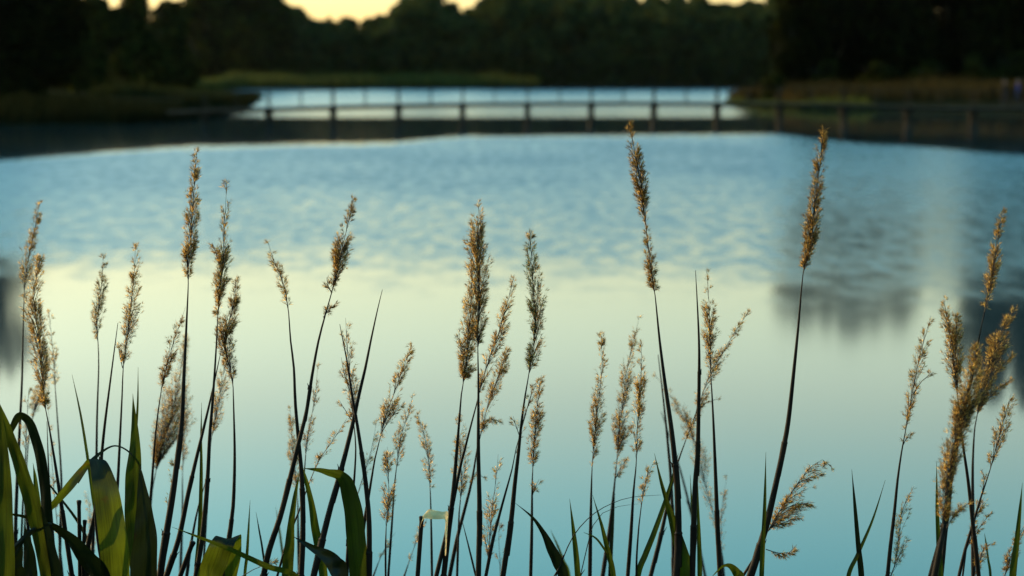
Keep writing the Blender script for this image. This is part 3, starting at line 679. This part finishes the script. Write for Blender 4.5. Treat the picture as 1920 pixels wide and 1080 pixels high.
reed(4.5, [(843,1080),(857,1010),(870,960),(885,900),(895,840),(902,812),(912,770),(925,730),(940,690),(952,653)], 8, 'soft feathery head low on the right of the central bundle', 818, 15, 1.05, .25, 'floret', tufts=[([(902,812),(918,785),(938,793)], 9, 1.1, 0), ([(880,905),(893,885),(908,897)], 5, .8, 0)])
reed(4.0, [(943,1080),(958,980),(965,910),(972,850),(978,790),(985,740),(991,705),(1000,650),(1005,600),(1000,540),(997,480),(993,430)], 11, 'reed right of the central bundle with a long thin-topped head', 712, 17, 1.0, .15,
     prof=[(0,4,8),(.1,6,16),(.25,8,18),(.4,14,18),(.55,14,22),(.65,12,14),(.78,11,8),(.9,7,5),(1,1,1)], tufts=[([(978,800),(995,745),(1010,712)], 9, .3, 0), ([(975,820),(968,800),(962,780)], 8, .4, 0)])
reed(4.3, [(995,1080),(997,1000),(998,900),(1000,866),(1003,810),(1008,760),(1015,703)], 7, 'dense golden head below the long thin-topped one', 876, 13, 1.25, 0, 'floret', tufts=[([(998,930),(1003,915),(1011,898)], 7, 1.0, 0)])
reed(4.4, [(857,1080),(861,960),(865,925),(865,880),(862,830),(859,775)], 5, 'airy head low behind the two stalks left of the central upright reed', 942, 19, .7, 0, PL)
reed(4.15, [(912,1080),(917,1040),(919,1000),(923,950),(930,900),(934,852)], 4, 'see-through wispy head right beside the central upright stalk at the bottom', 1065, 18, .55, -.1, PL)
reed(4.0, [(911,1080),(925,1010),(942,945),(960,880),(968,840),(985,780),(1000,720)], 7, 'thin stalk with a stripped bare head under the long thin-topped reed', 860, 9, .22, -.2, D)
reed(4.9, [(938,1080),(937,1040),(935,1010),(937,972)], 3, 'ghostly bluish wisp at the bottom right of the central bundle', 1078, 13, .3, 0, D)
reed(4.2, [(892,1080),(880,1030),(867,978)], 4, 'fine bare straw leaning left under the central bundle', tip_t=1.5)
# ---- right of centre
reed(4.35, [(1106,1080),(1108,950),(1110,880),(1112,850),(1118,790),(1125,730),(1129,680),(1127,622)], 8, 'leftmost of the three soft heads right of the centre', 868, 14, .95, 0, 'floret')
reed(4.8, [(1130,1080),(1142,1000),(1150,930),(1157,858),(1162,800),(1170,740),(1176,690),(1188,640),(1199,592)], 9, 'tallest of the three soft heads right of the centre, its tip bent right', 872, 15, 1.05, .15, 'floret', tufts=[([(1153,900),(1162,880),(1174,862)], 10, 1.1, 0), ([(1158,850),(1168,820),(1184,800)], 12, 1.1, 0)])
reed(4.2, [(1177,1080),(1183,1000),(1188,920),(1193,868),(1195,800),(1200,740),(1203,690),(1202,640)], 8, 'rightmost and narrowest of the three soft heads right of the centre', 875, 13, .95, 0, 'floret')
reed(4.05, [(1193,1080),(1194,1040),(1198,985),(1202,952),(1207,920),(1214,890),(1225,868)], 4, 'small low sunlit head under the three soft ones', 958, 10, .8, .1, PL)
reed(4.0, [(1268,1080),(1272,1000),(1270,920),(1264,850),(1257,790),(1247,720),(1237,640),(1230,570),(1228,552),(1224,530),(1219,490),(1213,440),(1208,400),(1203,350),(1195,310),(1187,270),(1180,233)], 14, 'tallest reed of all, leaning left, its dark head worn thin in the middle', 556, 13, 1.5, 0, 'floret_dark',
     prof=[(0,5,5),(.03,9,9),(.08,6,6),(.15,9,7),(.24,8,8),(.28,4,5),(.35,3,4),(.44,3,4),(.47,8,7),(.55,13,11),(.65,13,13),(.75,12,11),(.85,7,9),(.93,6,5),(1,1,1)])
reed(4.0, [(1298,1080),(1303,920),(1308,850),(1310,760),(1311,660),(1308,580),(1304,507)], 12, 'upright bare thick cane right of the tallest reed', tip_t=2)
reed(4.05, [(1350,1080),(1345,980),(1342,900),(1338,800),(1335,740),(1333,708),(1332,660),(1331,610),(1329,560),(1325,508)], 10, 'upright reed with a slender head right of the bare upright cane', 712, 13, .95, 0, 'floret')
reed(4.5, [(1220,1080),(1240,1000),(1255,930),(1270,870),(1285,828),(1296,798),(1310,760),(1326,715),(1342,685),(1362,648),(1385,613),(1406,580)], 9, 'long soft head slanting far right behind the bare upright cane', 820, 13, .85, .05, 'floret', tufts=[([(1312,765),(1325,755),(1343,748)], 6, .4, 0)])
reed(5.6, [(1356,1080),(1352,1040),(1345,990),(1325,920),(1310,855),(1290,795),(1265,755),(1228,702)], 8, 'blurred head leaning left behind the tallest reed and the bare upright cane', 1000, 17, .7, 0, 'floret', tufts=[([(1300,825),(1285,780),(1283,755)], 8, .8, 0)])
reed(5.5, [(1354,1080),(1352,1020),(1352,990),(1355,940),(1363,895)], 4, 'blurred dark wisp right of the slender-headed upright reed near the bottom', 1045, 10, .6, 0, D)
reed(5.0, [(1263,1080),(1262,1000),(1258,900),(1253,840),(1245,760),(1234,665)], 8, 'blurred bare stalk just left of the tallest reed', tip_t=3)
reed(5.9, [(1322,1080),(1300,980),(1275,880),(1240,772)], 6, 'most blurred bare stalk, crossing behind the tallest reed', tip_t=3)
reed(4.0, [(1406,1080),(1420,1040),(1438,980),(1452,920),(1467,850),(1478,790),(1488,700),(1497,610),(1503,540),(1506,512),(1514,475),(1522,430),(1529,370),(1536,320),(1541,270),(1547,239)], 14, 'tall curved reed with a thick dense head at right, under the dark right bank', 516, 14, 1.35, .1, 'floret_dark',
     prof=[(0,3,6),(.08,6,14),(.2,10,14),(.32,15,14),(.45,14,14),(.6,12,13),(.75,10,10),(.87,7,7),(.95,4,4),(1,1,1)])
reed(4.1, [(1393,1080),(1415,1045),(1437,1000),(1455,970),(1475,938),(1500,900),(1524,872),(1542,862),(1559,874)], 6, 'bowed feathery head curling over to the right at the foot of the tall curved reed', 1000, 17, 1.0, .55, 'floret', droop=.5,
     tufts=[([(1445,988),(1475,978),(1500,965)], 9, 1.0, .2), ([(1462,958),(1495,945),(1528,942)], 9, 1.0, .2), ([(1436,1030),(1460,1037),(1480,1036),(1494,1021)], 7, 1.2, 0), ([(1498,905),(1525,893),(1550,883)], 4, .8, 0)])
# ---- right edge cluster
reed(4.0, [(1664,1080),(1670,1020),(1677,960),(1683,900),(1690,850),(1697,812),(1703,780),(1712,730),(1722,680),(1735,630),(1745,592)], 8, 'slender reed with a sparse head standing alone left of the right cluster', 818, 14, .7, .1, 'floret', tufts=[([(1712,740),(1728,715),(1750,698)], 5, .6, 0), ([(1693,835),(1698,825),(1706,812)], 5, .9, 0)])
reed(4.0, [(1670,1080),(1677,1062),(1685,1010),(1690,965),(1700,935),(1714,912)], 3, 'low sparse pinkish head at the foot of the lone slender reed', 1076, 15, .6, .35, PL)
reed(4.0, [(1745,1080),(1770,985),(1782,905),(1797,820),(1812,750),(1822,710),(1832,655),(1840,612),(1846,585),(1857,535),(1865,490),(1872,440),(1880,393)], 11, 'tallest reed of the right cluster, its head against the ruffled water', 590, 12, 1.2, 0, 'floret')
reed(4.05, [(1835,1080),(1825,990),(1815,900),(1805,830),(1799,770),(1795,738),(1790,690),(1784,640),(1777,600),(1770,562)], 9, 'left-leaning two-pronged head of the right cluster', 742, 17, 1.1, 0, 'floret', tufts=[([(1793,720),(1792,650),(1793,590)], 12, 1.1, 0)])
reed(3.35, [(1752,1080),(1760,1040),(1768,990),(1774,930),(1785,850),(1800,795),(1812,745),(1825,690),(1834,650)], 13, 'big out-of-focus brown head in front of the right cluster', 1000, 19, 1.0, 0, 'floret', prof=[(0,4,6),(.1,18,10),(.3,24,17),(.5,20,26),(.7,22,24),(.85,15,16),(1,3,3)], tufts=[([(1775,990),(1790,965),(1812,945)], 9, 1.0, 0)])
reed(4.45, [(1825,1080),(1824,960),(1824,870),(1828,800),(1836,765),(1845,725),(1855,690),(1868,650),(1885,610),(1903,578)], 9, 'soft golden head leaning right against the black reflection', 780, 24, 1.1, .05, 'floret', tufts=[([(1835,770),(1860,740),(1895,712)], 10, 1.0, 0), ([(1850,710),(1875,690),(1898,665)], 8, .9, 0)])
reed(4.1, [(1798,1080),(1810,1030),(1825,980),(1840,930),(1856,882),(1870,830),(1884,780),(1896,738)], 7, 'head leaning right at the right edge below the black reflection', 892, 16, .8, .15, 'floret', tufts=[([(1838,935),(1845,905),(1842,880)], 6, .6, 0)])
reed(4.2, [(1805,1080),(1812,1030),(1823,1005),(1838,988),(1856,963)], 4, 'short wisp low inside the right cluster', 1018, 8, .7, 0, 'floret', tufts=[([(1820,1005),(1832,960),(1846,932)], 9, 1.0, 0)])
reed(4.15, [(1828,1080),(1836,1055),(1842,1035),(1852,1022),(1864,1018)], 3, 'curled dense tuft at the bottom of the right cluster', 1074, 10, 1.0, 0, 'floret')
reed(4.1, [(1884,1080),(1893,1050),(1905,1020),(1918,990),(1930,965)], 5, 'brown head leaning out of the bottom right corner', 1072, 11, 1.0, .1, 'floret_dark')
reed(4.2, [(1765,1080),(1772,1010),(1779,960),(1785,915)], 9, 'dark bare stalk beside the base of the out-of-focus brown head', tip_t=4)
reed(4.1, [(455,1080),(475,1068),(495,1060),(523,1051)], 3, 'flat sparse wisp at the very bottom right of the cut leaf', 1079, 8, .5, 0, PL)
reed(5.6, [(229,1080),(231,1020),(235,985),(239,955)], 4, 'blurred pale tuft between the two broad left leaves', 1060, 8, .7, 0, PL)

reed(4.1, [(64,1080),(55,1010),(47,930),(41,865)], 8, 'dark bare stalk rising out of the leaf tangle at the left edge')
reed(4.3, [(104,1080),(99,1000),(92,900),(88,790)], 6, 'slim grey stalk behind the arching dark leaf at left')
reed(3.95, [(196,1080),(186,1030),(178,960),(181,900)], 7, 'dark bare stalk hugging the wide lit folded leaf')
# broken stubs
def stub(Y, forks, label, name='broken_reed'):
    b = forks[0][0]; base = at(b[0], b[1], Y); z0 = zland(base.x, Y) - .03
    r = empty(name, (base.x, Y, z0), label, 'reed')
    for i, (p0, p1, th) in enumerate(forks):
        a, c = at(*p0, Y - .004 * i), at(*p1, Y - .004 * i); u = px2m(Y); mb = MB()
        ft = Vector((a.x + .01 * i, a.y, z0 if i == 0 else a.z - .25))
        t = (c - a).normalized()
        mb.tube([ft, a, c - t * .012, c - t * .002, c], [th * u * .55, th * u * .5, th * u * .46, th * u * .62, th * u * .50], 8)
        mb.build('stem' if i == 0 else 'side_stem', [M['stem']], r, True)
    return r
stub(3.9, [((150,1080),(148,938),8), ((155,1060),(159,975),7)], 'snapped dark stub with a flat cut top beside the low dark leaf at left')
stub(4.0, [((338,1080),(362,1015),10)], 'short dark crooked stub left of the cut green leaf')

# ------------------------------------------------------------------ green leaves of the young reeds
def leaf_part(root, Y, pts, mat, wv=None, seed=0, vee=0.22, bulge=0.0, turn=0.25, dy=None):
    """pts: (px, py, full width in px) from the stalk to the tip; wv: fixed direction of the width in degrees (for leaves that fold forwards), else across the path"""
    u = px2m(Y); n = len(pts); rnd = random.Random(seed)
    C = [at(x, y, Y + (dy[i] if dy else 0.0)) for i, (x, y, _) in enumerate(pts)]
    Wd = [q[2] * u for q in pts]
    K = 9 if n > 3 else 8; rows = []
    Pn = [C[0] * 2 - C[1]] + C + [C[-1] * 2 - C[-2]]; Wn = [Wd[0]] + Wd + [Wd[-1]]
    def cr(a, b, c, d, t): return 0.5 * ((2 * b) + (c - a) * t + (2 * a - 5 * b + 4 * c - d) * t * t + (3 * b - a - 3 * c + d) * t ** 3)
    for i in range(1, n):
        for k in range(K + (i == n - 1)):
            t = k / K
            rows.append((cr(Pn[i - 1], Pn[i], Pn[i + 1], Pn[i + 2], t), max(0.0, cr(Wn[i - 1], Wn[i], Wn[i + 1], Wn[i + 2], t))))
    mb = MB(); A = 6; L = 0.0; base = 0; prev = None
    for r, (p, wd) in enumerate(rows):
        q0, q1 = rows[max(0, r - 1)][0], rows[min(len(rows) - 1, r + 1)][0]; t = (q1 - q0).normalized()
        if prev is not None: L += (p - prev).length
        prev = p
        if wv is None:
            sx = t.cross(Vector((0, 1, 0)));  sx = sx.normalized() if sx.length > .05 else Vector((1, 0, 0))
        else: sx = Vector((math.cos(R(wv)), 0, math.sin(R(wv))))
        sx = (sx + Vector((0, turn, 0))).normalized() * math.sqrt(1 + turn * turn)
        nn = sx.cross(t).normalized()
        for j in range(A + 1):
            f = j / A * 2 - 1
            off = sx * (wd * 0.5 * f) + nn * (wd * 0.5 * vee * (abs(f) - .5)) + nn * wd * .03 * math.sin(r * .55 + 3 * f + seed)
            mb.uv[len(mb.v)] = (j / A, L * 8); mb.v.append(tuple(p + off))
    for r in range(len(rows) - 1):
        for j in range(A):
            k = r * (A + 1) + j; mb.f.append((k, k + 1, k + A + 2, k + A + 1)); mb.m.append(0)
    return mb.build('leaf', [M[mat]], root, True)

def shoot(Y, leaves, label, mat='blade', stalk=7, name='green_reed', cat='reed', group=None, **kw):
    """leaves: lists of (px, py, width) starting where the leaf leaves the bottom of the photo; the stalk runs down to the ground"""
    seed_no[0] += 1; sn = seed_no[0]; L0 = leaves[0][0] if isinstance(leaves[0], tuple) else leaves[0]
    p = at(L0[0][0], max(L0[0][1], 1085), Y); z0 = zland(p.x, Y) - .03; foot = Vector((p.x + random.Random(sn).uniform(-.12, .12), Y, z0))
    root = empty(name, foot, label, cat, group)
    stem_part(root, smooth_path([foot, foot.lerp(p, .5), p - Vector((0, 0, .06))], .08), stalk * px2m(Y) * .55, stalk * px2m(Y) * .35, sn, True)
    for i, lf in enumerate(leaves):
        opt = dict(kw)
        if isinstance(lf, tuple) and isinstance(lf[1], dict): opt.update(lf[1]); lf = lf[0]
        lf = list(lf); m_ = opt.pop('mat', mat)
        x, y, w_ = lf[0]
        q = foot.lerp(p, .93) if i == 0 else None
        if y >= 1078: lf = [(x + (x - lf[1][0]) * .4, y + 90, max(5, w_ * .75))] + lf
        if opt.get('dy'): opt['dy'] = [opt['dy'][0]] * (len(lf) - len(opt['dy'])) + list(opt['dy'])
        leaf_part(root, Y, lf, m_, seed=sn * 3 + i, **opt)
    return root

B_ = 'blade_shaded'
shoot(3.75, [[(6,1080,44), (5,960,40), (3,860,30), (0,790,13), (-4,750,1)]], 'broad green blade cut by the left edge of the photo')
shoot(3.8, [[(85,1080,22), (72,1010,25), (60,950,32), (42,890,28), (22,830,22), (4,780,14), (-12,735,2)]], 'long green leaf slanting up to the left edge, behind the broad edge blade')
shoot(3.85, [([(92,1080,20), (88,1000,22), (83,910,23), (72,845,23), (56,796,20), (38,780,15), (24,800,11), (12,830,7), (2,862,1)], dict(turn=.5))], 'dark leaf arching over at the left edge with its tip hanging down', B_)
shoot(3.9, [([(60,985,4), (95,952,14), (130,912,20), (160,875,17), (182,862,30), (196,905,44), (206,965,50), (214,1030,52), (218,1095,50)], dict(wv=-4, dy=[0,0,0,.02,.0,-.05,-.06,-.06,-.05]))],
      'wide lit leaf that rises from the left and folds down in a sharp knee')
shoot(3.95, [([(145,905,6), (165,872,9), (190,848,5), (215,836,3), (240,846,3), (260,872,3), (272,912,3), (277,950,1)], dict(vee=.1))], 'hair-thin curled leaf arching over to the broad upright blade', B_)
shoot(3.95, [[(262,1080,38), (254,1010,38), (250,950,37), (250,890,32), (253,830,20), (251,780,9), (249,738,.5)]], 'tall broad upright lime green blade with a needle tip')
shoot(3.9, [([(270,1080,46), (273,1010,40), (271,960,28), (266,910,14), (262,872,1)], dict(turn=-.7))], 'black shaded half of the tall lime green blade, made as a separate leaf', B_)  # shaded side of the folded blade, painted dark on a leaf of its own
shoot(4.0, [[(248,900,6), (253,830,6), (258,760,4), (259,688,.5)]], 'needle blade between the lime green blade and the tallest left reed')
shoot(4.3, [[(185,1000,6), (174,930,7), (163,850,6), (150,772,4), (135,702,.5)]], 'lone thin green needle rising left of the slim-headed reed')
shoot(4.1, [[(368,1080,11), (374,1000,9), (377,900,7), (377,820,4), (378,755,.5)]], 'thin green blade between the long ragged reed and the bare slanting stalk')
shoot(3.9, [([(392,1090,46), (402,1055,50), (415,1022,48), (428,1007,46), (436,1015,34), (437,1045,30), (432,1090,22)], dict(wv=0, dy=[0,0,0,.03,.07,.09,.10]))], 'blunt folded green leaf cut flat on top, low under the S-shaped head')
shoot(3.8, [[(560,1086,11), (500,1062,12), (440,1034,10), (380,1010,6), (322,988,.5)]], 'long leaf lying almost flat across the bottom left of centre')
shoot(3.95, [([(672,1080,36), (668,1020,38), (661,955,36), (650,910,30), (638,893,22), (615,886,14), (594,881,8), (566,878,.5)], dict(turn=.3))], 'large green leaf arching over to the left behind the bare leaning cane')
shoot(4.1, [[(606,1080,17), (598,1030,18), (590,985,16), (582,935,11), (570,890,7), (556,855,.5)]], 'narrow green leaf rising left from the arching large leaf')
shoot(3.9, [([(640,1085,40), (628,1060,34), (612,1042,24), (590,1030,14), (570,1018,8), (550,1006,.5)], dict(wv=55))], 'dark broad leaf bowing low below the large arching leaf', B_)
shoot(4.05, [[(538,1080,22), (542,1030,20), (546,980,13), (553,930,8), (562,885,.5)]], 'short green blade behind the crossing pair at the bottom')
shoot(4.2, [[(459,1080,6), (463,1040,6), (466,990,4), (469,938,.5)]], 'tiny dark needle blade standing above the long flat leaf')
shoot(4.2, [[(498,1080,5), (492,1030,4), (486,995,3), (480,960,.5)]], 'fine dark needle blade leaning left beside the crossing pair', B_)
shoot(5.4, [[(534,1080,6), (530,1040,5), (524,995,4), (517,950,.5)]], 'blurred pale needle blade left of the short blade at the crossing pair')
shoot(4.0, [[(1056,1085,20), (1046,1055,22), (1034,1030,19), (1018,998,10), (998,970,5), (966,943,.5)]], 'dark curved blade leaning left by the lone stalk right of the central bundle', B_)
shoot(4.0, [[(1083,1080,11), (1079,1030,10), (1074,985,6), (1068,935,.5)]], 'small bright needle blade left of the three soft heads')
shoot(5.2, [[(1067,1080,6), (1056,1050,5), (1045,1022,4), (1032,993,.5)]], 'blurred needle blade crossing the dark curved one')
shoot(4.1, [[(1150,1080,10), (1140,1035,10), (1128,985,6), (1111,928,.5)], ([(1140,1040,4), (1118,1010,4), (1094,998,.5)], {})], 'pair of thin blades leaning left between the first two soft heads')
shoot(4.6, [[(1144,1080,8), (1146,1030,7), (1149,985,5), (1153,925,.5)]], 'dark soft needle blade behind the second soft head', B_)
shoot(4.0, [[(1288,1080,28), (1276,1030,24), (1262,980,16), (1250,940,9), (1240,905,6), (1227,850,.5)]], 'bright green blade running behind the foot of the tallest reed')
shoot(4.05, [[(1196,1080,11), (1210,1040,11), (1226,1000,10), (1242,955,8), (1258,905,5), (1272,850,.5)]], 'green blade leaning right towards the tallest reed')
shoot(4.3, [[(1301,1080,6), (1299,1010,5), (1297,950,4), (1294,890,.5)]], 'fine needle blade beside the bare upright cane on its left')
shoot(4.1, [[(1312,1080,9), (1311,1020,8), (1309,960,5), (1308,890,.5)]], 'thin green blade beside the bare upright cane on its right')
shoot(4.0, [([(1386,1090,20), (1381,1074,17), (1370,1062,11), (1357,1061,5), (1344,1072,3), (1332,1085,.5)], {})], 'small rounded green leaf curling at the foot of the slender-headed reed')
shoot(3.95, [[(1428,1080,9), (1431,1010,8), (1434,940,6), (1436,848,.5)]], 'thin green blade across the stalk of the tall curved reed')
shoot(4.0, [[(1615,1080,11), (1609,1020,9), (1603,950,6), (1597,880,.5)]], 'dark needle blade of the lone crossing pair in open water', B_)
shoot(4.0, [[(1590,1084,8), (1608,1040,7), (1636,975,4), (1660,900,.5)]], 'green needle blade leaning right in the lone crossing pair')
shoot(4.0, [[(1763,1080,11), (1760,1020,9), (1757,950,6), (1756,865,.5)]], 'upright green needle blade left of the right cluster')
shoot(3.95, [[(1899,1080,13), (1906,1020,10), (1912,960,6), (1917,905,.5)]], 'green needle blade in the bottom right corner')
shoot(4.4, [[(1857,1080,5), (1853,1050,4), (1849,1020,3), (1846,1000,.5)]], 'short faint blade low between the right cluster and the corner')
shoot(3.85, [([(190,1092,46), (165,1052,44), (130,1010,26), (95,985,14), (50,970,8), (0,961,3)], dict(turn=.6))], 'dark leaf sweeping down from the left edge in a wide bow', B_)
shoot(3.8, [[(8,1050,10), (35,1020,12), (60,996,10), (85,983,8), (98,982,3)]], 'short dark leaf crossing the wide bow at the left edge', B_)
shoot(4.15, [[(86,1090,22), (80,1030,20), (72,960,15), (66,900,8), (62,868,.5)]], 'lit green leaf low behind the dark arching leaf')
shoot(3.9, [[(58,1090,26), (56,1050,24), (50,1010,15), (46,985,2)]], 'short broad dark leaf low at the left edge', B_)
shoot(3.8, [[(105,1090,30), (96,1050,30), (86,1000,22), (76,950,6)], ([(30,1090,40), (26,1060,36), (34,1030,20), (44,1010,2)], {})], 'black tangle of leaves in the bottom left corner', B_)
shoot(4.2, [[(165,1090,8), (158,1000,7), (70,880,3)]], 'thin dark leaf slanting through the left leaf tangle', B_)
reed(4.0, [(1030,1095),(1048,1065),(1075,1005),(1115,962),(1165,937),(1205,930),(1240,928)], 2.6, 'hair-thin dry stalk arching right under the three soft heads', name='dry_grass', cat='grass', tip_t=1.0)
reed(4.1, [(1088,1080),(1112,985),(1130,962),(1158,950),(1195,945)], 2, 'second hair-thin dry stalk under the arching one', name='dry_grass', cat='grass', tip_t=.8)

# broken reed with a folded dry leaf
fr = stub(4.0, [((783,1080),(791,968),9)], 'snapped reed with a cream dry leaf folded over its top, left of the central bundle')
leaf_part(fr, 4.0, [(789,984,10), (793,970,13), (801,963,16), (815,965,15), (828,966,13), (838,967,14), (838,985,13), (837,1010,9), (836,1040,5)], 'straw', wv=68, seed=5, vee=.35, turn=.8,
          dy=[0,-.003,-.01,-.02,-.02,-.015,-.01,0,.0])

# ------------------------------------------------------------------ evening haze over the lake
hz = MB(); hz.box((-3600, -100, -6), (3600, 3600, 60))
hm, t = new_mat('thin_evening_haze')
pv = N(t, 'ShaderNodeVolumePrincipled'); pv.inputs['Color'].default_value = (0.93, 0.95, 0.85, 1); pv.inputs['Density'].default_value = 0.000006; pv.inputs['Anisotropy'].default_value = 0.3
o = N(t, 'ShaderNodeOutputMaterial'); t.links.new(pv.outputs[0], o.inputs['Volume'])
tag(hz.build('haze', [hm]), 'thin evening haze over the lake', 'haze', kind='stuff')
